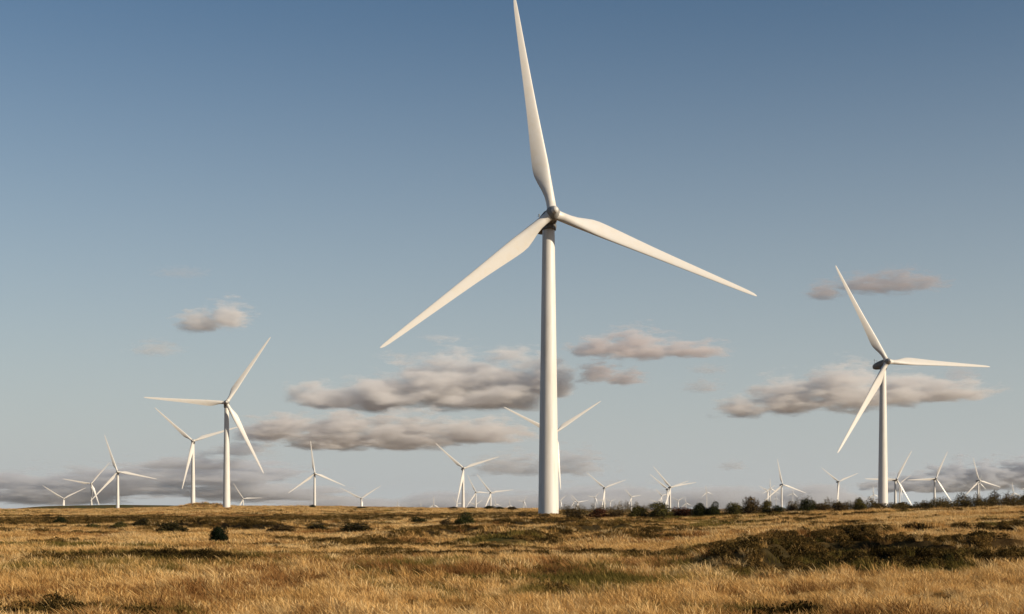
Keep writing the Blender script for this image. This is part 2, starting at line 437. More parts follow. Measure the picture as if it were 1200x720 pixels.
def mat_foliage():
    m, nt, n, l = new_mat("shrub_leaves")
    out = n.new('ShaderNodeOutputMaterial')
    oi = n.new('ShaderNodeObjectInfo'); at = n.new('ShaderNodeAttribute'); at.attribute_name = 'tone'
    r = ramp(n, [(0.0, (0.45, 0.42, 0.40)), (0.6, (1.0, 1.0, 1.0)), (1.0, (1.9, 1.7, 1.25))]); l.new(at.outputs['Fac'], r.inputs[0])
    mu = N(n, 'ShaderNodeMix', data_type='RGBA', blend_type='MULTIPLY'); mu.inputs[0].default_value = 1.0
    l.new(oi.outputs['Color'], mu.inputs[6]); l.new(r.outputs[0], mu.inputs[7])
    df = N(n, 'ShaderNodeBsdfDiffuse'); tr = N(n, 'ShaderNodeBsdfTranslucent'); mx = n.new('ShaderNodeMixShader'); mx.inputs[0].default_value = 0.25
    l.new(mu.outputs[2], df.inputs[0]); l.new(mu.outputs[2], tr.inputs[0]); l.new(df.outputs[0], mx.inputs[1]); l.new(tr.outputs[0], mx.inputs[2])
    l.new(mx.outputs[0], out.inputs[0])
    return m

def mat_paint(name, col, rough=0.38, streak=True, dirt=0.90):
    m, nt, n, l = new_mat(name)
    out = n.new('ShaderNodeOutputMaterial'); b = N(n, 'ShaderNodeBsdfPrincipled', Roughness=rough)
    tc = n.new('ShaderNodeTexCoord'); mp = N(n, 'ShaderNodeMapping'); mp.inputs['Scale'].default_value = (0.9, 0.9, 0.10) if streak else (0.5, 0.5, 0.5)
    l.new(tc.outputs['Object'], mp.inputs[0])
    no = N(n, 'ShaderNodeTexNoise', Scale=1.3, Detail=7.0, Roughness=0.62); l.new(mp.outputs[0], no.inputs['Vector'])
    d = tuple(c * dirt for c in col)
    r = ramp(n, [(0.36, (d[0], d[1] * 0.975, d[2] * 0.93)), (0.56, col)]); l.new(no.outputs['Fac'], r.inputs[0])
    l.new(r.outputs[0], b.inputs['Base Color'])
    rr = ramp(n, [(0.3, (rough + .15,) * 3), (0.6, (rough,) * 3)]); l.new(no.outputs['Fac'], rr.inputs[0]); l.new(rr.outputs[0], b.inputs['Roughness'])
    l.new(b.outputs[0], out.inputs[0])
    return m

def mat_plain(name, col, rough=0.8):
    m, nt, n, l = new_mat(name)
    out = n.new('ShaderNodeOutputMaterial'); b = N(n, 'ShaderNodeBsdfPrincipled', Roughness=rough)
    tc = n.new('ShaderNodeTexCoord'); no = N(n, 'ShaderNodeTexNoise', Scale=6.0, Detail=4.0); l.new(tc.outputs['Object'], no.inputs['Vector'])
    r = ramp(n, [(0.3, tuple(c * 0.7 for c in col)), (0.7, tuple(c * 1.2 for c in col))]); l.new(no.outputs['Fac'], r.inputs[0])
    l.new(r.outputs[0], b.inputs['Base Color']); l.new(b.outputs[0], out.inputs[0])
    return m

M_GROUND = mat_ground()
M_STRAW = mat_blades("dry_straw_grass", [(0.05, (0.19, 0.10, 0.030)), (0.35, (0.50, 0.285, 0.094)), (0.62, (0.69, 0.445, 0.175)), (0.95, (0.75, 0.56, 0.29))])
M_RUST = mat_blades("rusty_moor_grass", [(0.1, (0.10, 0.044, 0.015)), (0.5, (0.26, 0.125, 0.042)), (0.9, (0.46, 0.25, 0.09))])
M_GREEN = mat_blades("green_moor_grass", [(0.1, (0.035, 0.030, 0.008)), (0.5, (0.12, 0.095, 0.025)), (0.9, (0.32, 0.22, 0.065))])
M_HEATH = mat_blades("heather", [(0.1, (0.014, 0.010, 0.004)), (0.45, (0.062, 0.042, 0.014)), (0.9, (0.21, 0.125, 0.040))], transl=0.2)
M_LEAF = mat_foliage()
M_TWIG = mat_plain("shrub_bark", (0.055, 0.042, 0.030))
M_TOWER = mat_paint("tower_white_paint", (0.62, 0.605, 0.575), 0.45)
M_BLADE = mat_paint("blade_white_gelcoat", (0.61, 0.595, 0.57), 0.36, False, 0.97)
M_NAC = mat_paint("nacelle_shade_grey", (0.13, 0.125, 0.12), 0.65, False)  # dark grey holds the shade of the nacelle's unlit side, painted in
M_HUBB = mat_paint("hub_shade_grey", (0.24, 0.235, 0.225), 0.7, False)  # shade of the hub's face put into an even grey
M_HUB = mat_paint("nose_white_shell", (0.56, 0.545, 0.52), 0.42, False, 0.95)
M_METAL = mat_plain("dark_instrument_metal", (0.10, 0.10, 0.10), 0.5)

# ------------------------------------------------------------------ ground: one sheet to the horizon
a_in = np.linspace(-RAD(25), RAD(25), 560)
a_out = np.concatenate([np.linspace(RAD(25), RAD(335), 64)[1:-1]])
ANG = np.concatenate([a_in, a_out])
rr = [0.6]
while rr[-1] < 60000:
    r = rr[-1]
    rr.append(r * (1.08 if r < 12 else 1.0075 if r < 420 else 1.018 if r < 2600 else 1.05))
RR = np.array(rr)
A, Rg = np.meshgrid(ANG, RR)
# forward distance inside the view, plain radius elsewhere
gx = Rg * np.sin(A); gy = Rg * np.cos(A)
gz = terrain(gx.ravel(), gy.ravel())
dd = np.hypot(gx, gy).ravel()
gz = np.where(dd > 14000, gz * np.clip((60000 - dd) / 46000, 0, 1) + (-60) * np.clip((dd - 14000) / 46000, 0, 1), gz)
V = np.stack([gx.ravel(), gy.ravel(), gz], 1)
nr, na = A.shape
i = np.arange(nr - 1)[:, None] * na; j = np.arange(na)[None, :]; j2 = (j + 1) % na
Q = np.stack([i + j, i + na + j, i + na + j2, i + j2], -1).reshape(-1, 4)[:, ::-1]
centre = np.array([[0, 0, terrain(np.array([0.0]), np.array([0.6]))[0]]])
gm = quads_mesh("ground", V, Q, True)
vg = veg(V[:, 0], V[:, 1])
ca = gm.color_attributes.new('veg', 'FLOAT_COLOR', 'POINT')
bare = np.clip(np.maximum(vg['heather'], 1.4 * vg['peat']), 0, 1)
cols = np.stack([bare, vg['rust'] * (1 - bare), vg['green'] * (1 - 0.9 * bare), np.ones(len(V))], 1).astype(np.float32)
ca.data.foreach_set('color', cols.ravel())
ground = link("ground", gm, M_GROUND)
tag(ground, "rolling moor of straw coloured grass and dark heather", None, None, 'structure')

def gz_at(x, y):
    return float(terrain(np.array([x]), np.array([y]))[0])

def gp_full(px, py, top=0.0, dmin=8.0, dmax=2500.0):
    """as gp, on the moor with all its bumps; top = height of the grass in front"""
    ds = np.exp(np.linspace(math.log(dmin), math.log(dmax), 1500))
    xs = (px - PCX) / FPX * ds
    h = terrain(xs, ds) - EYE + top * (ds < 500) - (PHY - py) / FPX * ds
    k = np.argmax(h >= 0) if np.any(h >= 0) else int(np.argmax(h / ds))
    return float(xs[k]), float(ds[k])

# ------------------------------------------------------------------ wind turbine
YAW, TILT = RAD(10), RAD(6)
HUB_OUT = 4.3                   # hub centre ahead of the tower axis
BLADE_R = 46.0

def ring_loft(rings, cap0=True, cap1=True):
    V, F = [], []
    n = len(rings[0])
    for r in rings: V += list(r)
    for k in range(len(rings) - 1):
        for i in range(n):
            F.append((k * n + i, k * n + (i + 1) % n, (k + 1) * n + (i + 1) % n, (k + 1) * n + i))
    if cap0: F.append(tuple(range(n))[::-1])
    if cap1: F.append(tuple((len(rings) - 1) * n + i for i in range(n)))
    return V, F

def blade_mesh():
    st = [  # span, chord, thickness ratio, twist deg, share of aerofoil (0 = round)
        (0.75, 2.05, 1.0, 14, 0), (1.3, 2.05, 1.0, 14, 0), (1.35, 1.95, 1.0, 14, 0), (2.6, 1.95, 1.0, 14, 0), (3.8, 2.05, .92, 14, .12), (5.2, 2.40, .74, 14, .45), (6.8, 2.95, .52, 13.5, .8), (8.4, 3.38, .40, 13, 1),
        (9.8, 3.50, .34, 12, 1), (11.5, 3.38, .30, 10.5, 1), (14, 3.10, .27, 8.5, 1), (18, 2.66, .24, 6.2, 1), (22, 2.28, .22, 4.5, 1), (27, 1.92, .20, 3, 1), (32, 1.60, .18, 1.8, 1),
        (37, 1.28, .17, 1, 1), (41, 1.02, .16, .5, 1), (43.8, 0.80, .15, 0, 1), (45.2, 0.58, .14, -.3, 1), (45.8, 0.32, .13, -.4, 1), (46.0, 0.10, .12, -.4, 1)]
    n = 28
    rings = []
    for r, c, t, tw, k in st:
        ring = []
        b = RAD(tw + 4.0)
        for i in range(n):
            a = 2 * math.pi * i / n
            # aerofoil: xc from leading edge 0 to trailing edge 1
            xc = 0.5 * (1 + math.cos(a)); up = math.sin(a) >= 0
            yt = 5 * t * (0.2969 * math.sqrt(xc) - 0.126 * xc - 0.3516 * xc ** 2 + 0.2843 * xc ** 3 - 0.1036 * xc ** 4)
            ya = yt * (1.15 if up else -0.75)
            axx = (0.28 - xc) * c; ayy = ya * c
            cx = -0.5 * c * math.cos(a); cy = 0.5 * c * t * math.sin(a)
            x = cx * (1 - k) + axx * k; y = cy * (1 - k) + ayy * k
            # x: towards leading edge, y: downwind (suction side)
            X = x * math.cos(b) + y * math.sin(b)
            Y = -x * math.sin(b) + y * math.cos(b) - 0.9 * (r / 46.0) ** 2.2
            ring.append((X, Y, r))
        rings.append(ring)
    V, F = ring_loft(rings)
    return mesh_from("blade", V, F, True)

def tower_mesh():
    H = 60.0                    # scaled to the ground under each turbine
    n = 40
    zs = [(0, 2.16), (0.35, 2.15), (10, 2.02), (20, 1.87), (30, 1.72), (40, 1.57), (50, 1.42), (60.0, 1.27)]
    rings = [[(r * math.cos(2 * math.pi * i / n), r * math.sin(2 * math.pi * i / n), z) for i in range(n)] for z, r in zs]
    V, F = ring_loft(rings)
    for z, r in ((20, 1.87), (40, 1.57)):                 # flange joints between the tower sections
        v2, f2 = ring_loft([[(q * math.cos(2 * math.pi * i / n), q * math.sin(2 * math.pi * i / n), zz) for i in range(n)] for zz, q in ((z - .07, r + .012), (z + .07, r + .012))])
        o = len(V); V += v2; F += [tuple(a + o for a in f) for f in f2]
    return mesh_from("tower", V, F, True)

def nacelle_mesh():
    # long rounded shell from behind the hub (-Y) to the tail (+Y), axis through the origin
    n = 32
    st = [(-2.45, 1.35, 1.35, 0), (-2.3, 1.62, 1.62, 0), (-1.5, 1.80, 1.75, 0), (0.5, 1.90, 1.85, 0), (3.0, 1.90, 1.85, 0.0), (5.2, 1.82, 1.75, 0.06), (6.9, 1.60, 1.52, 0.16), (8.0, 1.28, 1.18, 0.24), (8.55, 0.85, 0.75, 0.3), (8.7, 0.4, 0.35, .32)]
    rings = []
    for y, rx, rz, dz in st:
        ring = []
        for i in range(n):
            a = 2 * math.pi * i / n
            ca_, sa_ = math.cos(a), math.sin(a)
            e = 0.72            # squarish round
            ring.append((0.88 * rx * math.copysign(abs(ca_) ** e, ca_), y, dz + 0.86 * rz * math.copysign(abs(sa_) ** e, sa_)))
        rings.append(ring[::-1])
    V, F = ring_loft(rings)
    # yaw collar under the shell, over the tower top
    m = 28
    rings = [[(r * math.cos(2 * math.pi * i / m), r * math.sin(2 * math.pi * i / m), z) for i in range(m)] for z, r in [(-2.25, 1.5), (-1.6, 1.62), (-1.2, 1.62)]]
    V2, F2 = ring_loft(rings)
    o = len(V)
    return mesh_from("nacelle", V + V2, F + [tuple(a + o for a in f) for f in F2], True)

def hub_mesh():
    # spinner: rounded nose pointing to -Y, three cuffs where the blades leave
    n = 36
    st = [(2.05, 1.22), (1.9, 1.36), (1.0, 1.42), (0.0, 1.44), (-0.8, 1.36), (-1.4, 1.14), (-1.8, 0.88), (-2.0, 0.74), (-2.05, 0.45)]
    rings = [[(r * math.cos(2 * math.pi * i / n), y, r * math.sin(2 * math.pi * i / n)) for i in range(n)] for y, r in st]
    V, F = ring_loft(rings)
    for k in range(3):
        R = Matrix.Rotation(2 * math.pi * k / 3, 3, 'Y')
        m = 24
        rg = []
        for z, r in [(0.2, 1.0), (0.55, 1.0), (0.7, 0.9)]:
            rg.append([tuple(R @ Vector((r * math.cos(2 * math.pi * i / m), r * math.sin(2 * math.pi * i / m), z))) for i in range(m)])
        v2, f2 = ring_loft(rg); o = len(V)
        V = V + v2; F = F + [tuple(a + o for a in f) for f in f2]
    return mesh_from("hub", V, F, True)

def nose_mesh():
    n = 32
    st = [(-1.9, 0.66), (-2.1, 0.72), (-2.4, 0.72), (-2.7, 0.64), (-2.95, 0.46), (-3.07, 0.26), (-3.1, 0.07)]
    V, F = ring_loft([[(r * math.cos(2 * math.pi * i / n), y, r * math.sin(2 * math.pi * i / n)) for i in range(n)] for y, r in st])
    return mesh_from("nose_cap", V, F, True)

def rod(V, F, a, b, r, m=8):
    a, b = Vector(a), Vector(b); q = (b - a).to_track_quat('Z', 'Y')
    o = len(V)
    for p in (a, b):
        for i in range(m):
            V.append(tuple(p + q @ Vector((r * math.cos(2 * math.pi * i / m), r * math.sin(2 * math.pi * i / m), 0))))
    for i in range(m): F.append((o + i, o + (i + 1) % m, o + m + (i + 1) % m, o + m + i))
    F.append(tuple(o + i for i in range(m))[::-1]); F.append(tuple(o + m + i for i in range(m)))

def mast_mesh():
    V, F = [], []
    rod(V, F, (-0.55, 7.0, 1.3), (-0.55, 7.0, 3.1), 0.07); rod(V, F, (0.55, 7.0, 1.3), (0.55, 7.0, 2.8), 0.07)
    rod(V, F, (-0.9, 7.0, 2.9), (-0.2, 7.0, 2.9), 0.06); rod(V, F, (-0.55, 7.0, 3.1), (-0.55, 7.0, 3.35), 0.16); rod(V, F, (0.35, 6.8, 2.85), (0.75, 7.25, 2.85), 0.09)
    return mesh_from("wind_sensor", V, F)

def auto_smooth(me, ang=32):
    me.polygons.foreach_set('use_smooth', [True] * len(me.polygons))
    try: me.set_sharp_from_angle(angle=RAD(ang))
    except Exception: pass

ME_T, ME_N, ME_H, ME_B, ME_M, ME_C = tower_mesh(), nacelle_mesh(), hub_mesh(), blade_mesh(), mast_mesh(), nose_mesh()
for me_, a_ in ((ME_T, 30), (ME_N, 40), (ME_H, 40), (ME_B, 50)): auto_smooth(me_, a_)

def place_turbine(proto, x, d, hz, phi, label, first):
    if first:
        root = bpy.data.objects.new("wind_turbine", None); COL.objects.link(root)
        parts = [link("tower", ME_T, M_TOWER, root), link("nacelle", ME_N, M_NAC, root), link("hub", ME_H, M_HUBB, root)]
        parts += [link("blade", ME_B, M_BLADE, root) for _ in range(3)]
        ms = link("wind_sensor", ME_M, M_METAL, parts[1])
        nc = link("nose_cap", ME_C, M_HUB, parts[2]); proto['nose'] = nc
        proto['root'], proto['parts'], proto['mast'] = root, parts, ms
    else:
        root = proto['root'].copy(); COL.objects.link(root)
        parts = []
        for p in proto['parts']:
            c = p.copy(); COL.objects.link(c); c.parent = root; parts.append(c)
        if d < 3600:
            c = proto['mast'].copy(); COL.objects.link(c); c.parent = parts[1]
            c = proto['nose'].copy(); COL.objects.link(c); c.parent = parts[2]
    ax = Vector((math.sin(YAW), -math.cos(YAW), 0))
    hub = Vector((x, d, hz + EYE)) 
    top = hub - ax * HUB_OUT * math.cos(TILT) - Vector((0, 0, HUB_OUT * math.sin(TILT)))       # nacelle centre over the tower axis
    zb = gz_at(top.x, top.y) - 0.25
    root.location = (top.x, top.y, zb); root.rotation_euler = (0, 0, YAW)
    zn = top.z - zb
    tower, nac, hubo = parts[:3]
    tower.scale = (1, 1, (zn - 1.9) / 60.0)
    if d > 5000:                                 # far blades and towers thickened so they show up brighter
        tower.scale = (1.35, 1.35, tower.scale[2])
        for o in parts[3:]: o.scale = (1.5, 1.5, 1.0)
    nac.location = (0, 0, zn); nac.rotation_euler = (-TILT, 0, 0)
    Rt = Matrix.Rotation(-TILT, 4, 'X')
    off = Rt @ Vector((0, -HUB_OUT, 0))
    for k, o in enumerate([hubo] + parts[3:]):
        a = RAD(phi) + (0 if k == 0 else (k - 1) * 2 * math.pi / 3)
        o.rotation_euler = (Rt @ Matrix.Rotation(a, 4, 'Y')).to_euler()
        o.location = off + Vector((0, 0, zn))
    tag(root, label, "wind turbine", "wind turbines of the wind farm on the moor")
    return root

proto = {}
for k, (x, d, hz, phi, lab) in enumerate(TURB):
    place_turbine(proto, x, d, hz, phi, lab, k == 0)

# ------------------------------------------------------------------ shrubs
def leaf_cloud(n, blobs, size, sd, up=0.0):
    """leaf faces spread through several lumps; returns verts, quads, tone"""
    r = np.random.default_rng(sd)
    w = np.array([b[3] * b[4] for b in blobs]); w = w / w.sum()
    bi = r.choice(len(blobs), n, p=w)
    B = np.array(blobs)[bi]
    v = r.normal(size=(n, 3)); v /= np.linalg.norm(v, axis=1, keepdims=True)
    rad = r.uniform(0.25, 1.0, n) ** 0.45
    rad *= 0.86 + 0.28 * r.random(n)
    c = B[:, :3] + v * rad[:, None] * B[:, [3, 3, 4]]
    keep = c[:, 2] > 0.03
    c = c[keep]; n = len(c); rad = rad[keep]
    s = size * r.uniform(0.6, 1.35, n)
    a = r.normal(size=(n, 3)); a[:, 2] += up; a /= np.linalg.norm(a, axis=1, keepdims=True)
    b = r.normal(size=(n, 3)); b -= a * np.sum(a * b, 1, keepdims=True); b /= np.linalg.norm(b, axis=1, keepdims=True)
    q = np.stack([c - a * s[:, None] - b * s[:, None] * .15, c + b * s[:, None] * .42, c + a * s[:, None], c - b * s[:, None] * .42], 1)
    V = q.reshape(-1, 3); Q = np.arange(n * 4).reshape(-1, 4)
    tone = np.repeat(np.clip(r.normal(0.5, 0.22, n), 0, 1), 4)
    return V, Q, tone

def add_tone(me, tone):
    at = me.attributes.new('tone', 'FLOAT', 'POINT'); at.data.foreach_set('value', np.asarray(tone, np.float32))

def shrub_kind(sd, n, size, lumps, flat=0.85, twigs=9, ragged=0.0):
    """a unit shrub about 1 m wide and 1 m tall (foliage mesh, stem mesh)"""
    r = random.Random(sd)
    blobs = []
    for k in range(lumps):
        t = 2 * math.pi * (k + r.random()) / lumps
        q = r.uniform(0.0, 0.34)
        rw = r.uniform(0.17, 0.28)
        h = r.uniform(0.20, 0.62) * (1 - 0.7 * q)
        blobs.append((q * math.cos(t), q * math.sin(t), h, rw, rw * flat))
    for k in range(lumps):
        t = 2 * math.pi * r.random(); q = r.uniform(0.1, 0.40); rw = r.uniform(0.13, 0.21)
        blobs.append((q * math.cos(t), q * math.sin(t), rw * r.uniform(.7, 1.3), rw, rw))
    if not ragged: blobs += [(0, 0, .28, .37, .30), (0, 0, .10, .43, .2)]
    V, Q, tone = leaf_cloud(n, blobs, size, sd)
    TV, TF = [], []
    for b in blobs[:twigs]:
        mid = (b[0] * .45, b[1] * .45, b[2] * .5)
        rod(TV, TF, (b[0] * .08, b[1] * .08, -0.05), mid, 0.016, 5); rod(TV, TF, mid, b[:3], 0.010, 5)
        for _ in range(6 if ragged else 3):
            e = Vector(b[:3]) + Vector((r.gauss(0, 1), r.gauss(0, 1), r.gauss(0.6, 1))).normalized() * b[3] * (1.15 + ragged * r.random())
            rod(TV, TF, b[:3], e, 0.005, 4)
    me = quads_mesh("foliage", V, Q); add_tone(me, tone); me.materials.append(M_LEAF)
    st = mesh_from("stem", TV, TF); st.materials.append(M_TWIG)
    return me, st

KIND = {
 'dense': [shrub_kind(s, 5200, 0.034, 9, 0.9) for s in (1, 2, 3)],
 'loose': [shrub_kind(s, 2600, 0.038, 8, 0.95) for s in (4, 5, 6)],
 'twiggy': [shrub_kind(s, 1300, 0.030, 9, 1.0, 12, 0.6) for s in (7, 8)],
 'low': [shrub_kind(s, 2600, 0.045, 8, 0.6, 6) for s in (9, 10)],
}
GREEN_D, OLIVE, BROWN, RUSTC, TWIG = (0.030, 0.034, 0.013), (0.088, 0.080, 0.027), (0.082, 0.057, 0.026), (0.085, 0.034, 0.018), (0.060, 0.042, 0.024)
HEDGE, MOORS, CREST = "bushes along the far edge of the straw field", "shrubs scattered over the moor", "small shrubs along the skyline"
# (photo column, row of the base, width px, height px, kind, colour, label, group); far ones that stand behind a crest give a distance
SHRUBS = [
 (674, 607, 30, 12, 'loose', BROWN, "brownish low bush beside the sunlit foot of the huge turbine", HEDGE),
 (702, 606.5, 28, 11, 'loose', RUSTC, "reddish brown low bush second along the hedge from the huge turbine", HEDGE),
 (722, 606, 24, 11, 'loose', BROWN, "brown low bush third along the hedge from the huge turbine", HEDGE),
 (748, 605.5, 30, 14, 'loose', OLIVE, "olive bush at the low side of the pair under the crossed turbines", HEDGE),
 (774, 605, 34, 18, 'loose', OLIVE, "wide olive bush directly under the crossed pair of turbines", HEDGE),
 (800, 604.5, 30, 13, 'loose', RUSTC, "rust coloured bush between the olive bushes and the dark round ones", HEDGE),
 (820, 604, 21, 18, 'dense', GREEN_D, "first of two dark green round bushes standing side by side", HEDGE),
 (836, 603.5, 17, 17, 'dense', GREEN_D, "second, narrower of two dark green round bushes side by side", HEDGE),
 (861, 602.5, 24, 18, 'loose', OLIVE, "rounded olive bush leaning on the tallest bush of the clump", HEDGE),
 (880, 602, 25, 22, 'loose', BROWN, "tallest bush of the clump beyond the field, ragged brown crown", HEDGE),
 (898, 601.5, 18, 16, 'loose', (0.095, 0.080, 0.024), "yellowish olive bush on the right shoulder of the tallest bush", HEDGE),
 (912, 600.5, 17, 11, 'loose', GREEN_D, "small dark green bush under the cluster of far turbines", HEDGE),
 (928, 600, 16, 9, 'loose', BROWN, "low brown bush between the small dark green bush and the domed one", HEDGE),
 (944, 599.5, 22, 16, 'loose', GREEN_D, "domed dark bush just right of the cluster of far turbines", HEDGE),
 (964, 599, 22, 12, 'loose', BROWN, "brown bush touching the domed dark one", HEDGE),
 (984, 598.5, 24, 11, 'loose', BROWN, "brown low bush under the lone turbine in the middle of the hedge", HEDGE),
 (1007, 598, 16, 16, 'loose', OLIVE, "small round topped bush rising alone out of the low hedge", HEDGE),
 (1030, 597, 26, 10, 'loose', BROWN, "low brown bush at the foot of the second largest turbine", HEDGE),
 (1058, 596, 26, 9, 'low', BROWN, "flat brown bush just right of the second largest turbine's foot", HEDGE),
 (1084, 595, 26, 9, 'low', RUSTC, "flat rusty bush under the turbine in the open gap", HEDGE),
 (1106, 594.5, 20, 11, 'loose', BROWN, "brown bush just before the twiggy stretch of the hedge", HEDGE),
 (1128, 594, 26, 18, 'twiggy', TWIG, "first twiggy half bare bush of the hedge's far end", HEDGE),
 (1147, 593.5, 20, 18, 'twiggy', BROWN, "brown twiggy bush in front of the turbine with the upright blade", HEDGE),
 (1164, 593, 24, 20, 'twiggy', TWIG, "tall see-through twiggy bush beside the upright bladed turbine", HEDGE),
 (1181, 592.5, 22, 20, 'twiggy', RUSTC, "reddish twiggy bush, last tall one before the picture's edge", HEDGE),
 (1201, 592, 24, 14, 'loose', BROWN, "brown bush cut by the picture's edge at the end of the hedge", HEDGE),
 (255, 632.5, 25, 18, 'dense', (0.012, 0.019, 0.010), "dark green round bush standing alone in the straw grass", MOORS),
 (200, 622, 36, 14, 'low', (0.042, 0.036, 0.016), "wide dark shrub on the heather belt just behind the lone round bush", MOORS),
 (166, 616, 22, 9, 'low', (0.042, 0.036, 0.016), "small dark shrub in the heather belt, next to the wide one", MOORS),
 (140, 617, 20, 7, 'low', OLIVE, "low olive shrub in the heather belt", MOORS),
 (71, 613, 16, 9, 'dense', GREEN_D, "small round dark shrub under the low green hill", MOORS),
 (108, 618, 24, 6, 'low', OLIVE, "flat olive shrub below the green hill, right of the small round one", MOORS),
 (416, 622, 42, 13, 'loose', (0.042, 0.036, 0.016), "spreading dark shrub below the short V bladed turbine on the rise", MOORS),
 (372, 620, 26, 9, 'low', (0.042, 0.036, 0.016), "flat dark shrub in the heather under the lone skyline turbine", MOORS),
 (330, 622, 40, 9, 'low', BROWN, "long flat brown shrub between the lone round bush and the spreading shrub", MOORS),
 (490, 613, 22, 9, 'loose', GREEN_D, "small dark shrub between the spreading shrub and the bright green one", MOORS),
 (523, 616, 20, 9, 'low', BROWN, "low brown shrub touching the bright green one", MOORS),
 (545, 615, 26, 15, 'dense', (0.040, 0.046, 0.016), "bright green rounded shrub under the trio of turbines", MOORS),
 (612, 606, 18, 6, 'low', BROWN, "low brown shrub on the shaded side of the huge turbine's foot", MOORS),
 (638, 606, 22, 5, 'low', (0.15, 0.10, 0.04), "pale olive grassy shrub hiding the huge tower's base", MOORS),
 (366, 595, 10, 4, 'low', GREEN_D, "speck of dark shrub at the foot of the lone skyline turbine", CREST),
 (423, 597, 18, 4, 'low', GREEN_D, "dark shrub hiding the base of the short V bladed turbine", CREST),
 (532, 597.5, 16, 4, 'low', BROWN, "brown skyline shrub at the foot of the trio's largest turbine", CREST),
 (552, 597.5, 14, 4.5, 'low', GREEN_D, "dark skyline shrub at the foot of the trio's slim middle turbine", CREST),
 (573, 597.5, 16, 5.5, 'dense', GREEN_D, "tallest dark skyline shrub, under the long level blade", CREST),
 (585, 598, 14, 5, 'dense', GREEN_D, "dark skyline shrub right beside the tallest skyline one", CREST),
 (600, 598, 16, 5, 'low', BROWN, "brown skyline shrub closest to the huge turbine tower", CREST),
]
protos = {}
for k, (px, py, w, h, kind, colr, lab, grp) in enumerate(SHRUBS):
    x, d = gp_full(px, py, 0.22)
    vi = k % len(KIND[kind])
    me, st = KIND[kind][vi]
    root = bpy.data.objects.new("shrub", None); COL.objects.link(root)
    if (kind, vi) not in protos:
        f = link("foliage", me, None, root); s = link("stem", st, None, root); protos[(kind, vi)] = (f, s)
    else:
        f, s = (o.copy() for o in protos[(kind, vi)])
        for o in (f, s): COL.objects.link(o); o.parent = root
    f.color = (*colr, 1)
    root.location = (x, d, gz_at(x, d) - 0.04)
    W, H = w * d / FPX, h * d / FPX + (0.32 if d < 400 else 0.1)      # the grass hides the lowest part
    root.scale = (W * 1.10, W * 1.10, H * 1.18); root.rotation_euler = (0, 0, random.uniform(0, 6.28))
    tag(root, lab, "shrub", grp)

# continuous scrub along the foot of the hedge (no single plants to be told apart)
TVs, TQs, TT = [], [], []
off = 0
r2 = np.random.default_rng(55)
for px in np.arange(658, 1290, 1.6):
    if px < 700: py = 606.8
    else: py = np.interp(px, [700, 800, 900, 1000, 1100, 1200, 1300], [606.4, 604.6, 601.4, 598.2, 594.8, 592.2, 591])
    x, d = gp(px, py - 0.3)
    x += r2.normal(0, 0.3); d += abs(r2.normal(0, 2.5)) + 1.0
    z = gz_at(x, d)
    hh = r2.uniform(0.75, 1.35) * np.interp(px, [660, 760, 930, 970, 1100, 1200], [1.35, 1.8, 1.7, 1.2, 1.05, 1.3]) * (0.7 + 0.8 * vnoise(np.array([px / 13.0]), np.array([2.0]), 5)[0])
    v, q, t = leaf_cloud(240, [(0, 0, hh * .45, 0.66, hh * .7)], 0.085, int(px * 10))
    v = v + np.array([x, d, z - 0.05])
    TVs.append(v); TQs.append(q + off); TT.append(t); off += len(v)
me = quads_mesh("scrub", np.concatenate(TVs), np.concatenate(TQs)); add_tone(me, np.concatenate(TT))
o = link("scrub", me, M_LEAF); o.color = (0.10, 0.076, 0.032, 1)
tag(o, "tangled dark scrub filling the foot of the hedge", "scrub", None, 'stuff')

# ------------------------------------------------------------------ grass and heather (instanced tufts)
def tuft_mesh(name, sd, n, rad, h0, h1, width, lean, mat, heads=0.15):
    r = np.random.default_rng(sd)
    V, F, T = [], [], []
    wind = np.array([-0.75, -0.25])
    for k in range(n):
        q = rad * math.sqrt(r.random()); t = r.uniform(0, 6.283)
        p = np.array([q * math.cos(t), q * math.sin(t)])
        h = r.uniform(h0, h1) * (1 - 0.35 * (q / rad) ** 2)
        dirv = p / (rad + 1e-6) * 0.5 + r.normal(0, .5, 2) + wind * 0.35
        bend = dirv * lean * h
        w = width * r.uniform(.6, 1.3); fa = r.uniform(0, 6.283); wv = np.array([math.cos(fa), math.sin(fa)]) * w
        tone = np.clip(r.normal(.5, .22), 0, 1)
        head = r.random() < heads
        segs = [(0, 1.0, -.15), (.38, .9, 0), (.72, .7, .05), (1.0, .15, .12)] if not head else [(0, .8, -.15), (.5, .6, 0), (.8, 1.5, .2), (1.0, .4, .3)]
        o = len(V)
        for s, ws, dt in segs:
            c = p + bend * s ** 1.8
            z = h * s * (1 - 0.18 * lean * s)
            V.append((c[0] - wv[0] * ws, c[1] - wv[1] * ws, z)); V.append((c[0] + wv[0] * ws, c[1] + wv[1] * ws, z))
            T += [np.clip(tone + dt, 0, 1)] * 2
        for i in range(3): F.append((o + 2 * i, o + 2 * i + 1, o + 2 * i + 3, o + 2 * i + 2))
    me = quads_mesh(name, np.array(V), np.array(F)); add_tone(me, T); me.materials.append(mat)
    return me

def heath_mesh(name, sd, n, rad, h, size, mat):
    r = np.random.default_rng(sd)
    bl = [(r.uniform(-.5, .5) * rad, r.uniform(-.5, .5) * rad, h * r.uniform(.2, .55), rad * r.uniform(.35, .6), h * r.uniform(.35, .55)) for _ in range(5)]
    V, Q, t = leaf_cloud(n, bl, size, sd, 1.2)
    me = quads_mesh(name, V, Q); add_tone(me, t); me.materials.append(mat)
    return me

def tuft_set(cname, meshes):
    c = bpy.data.collections.new(cname)
    for me in meshes:
        c.objects.link(bpy.data.objects.new(me.name, me))
    return c

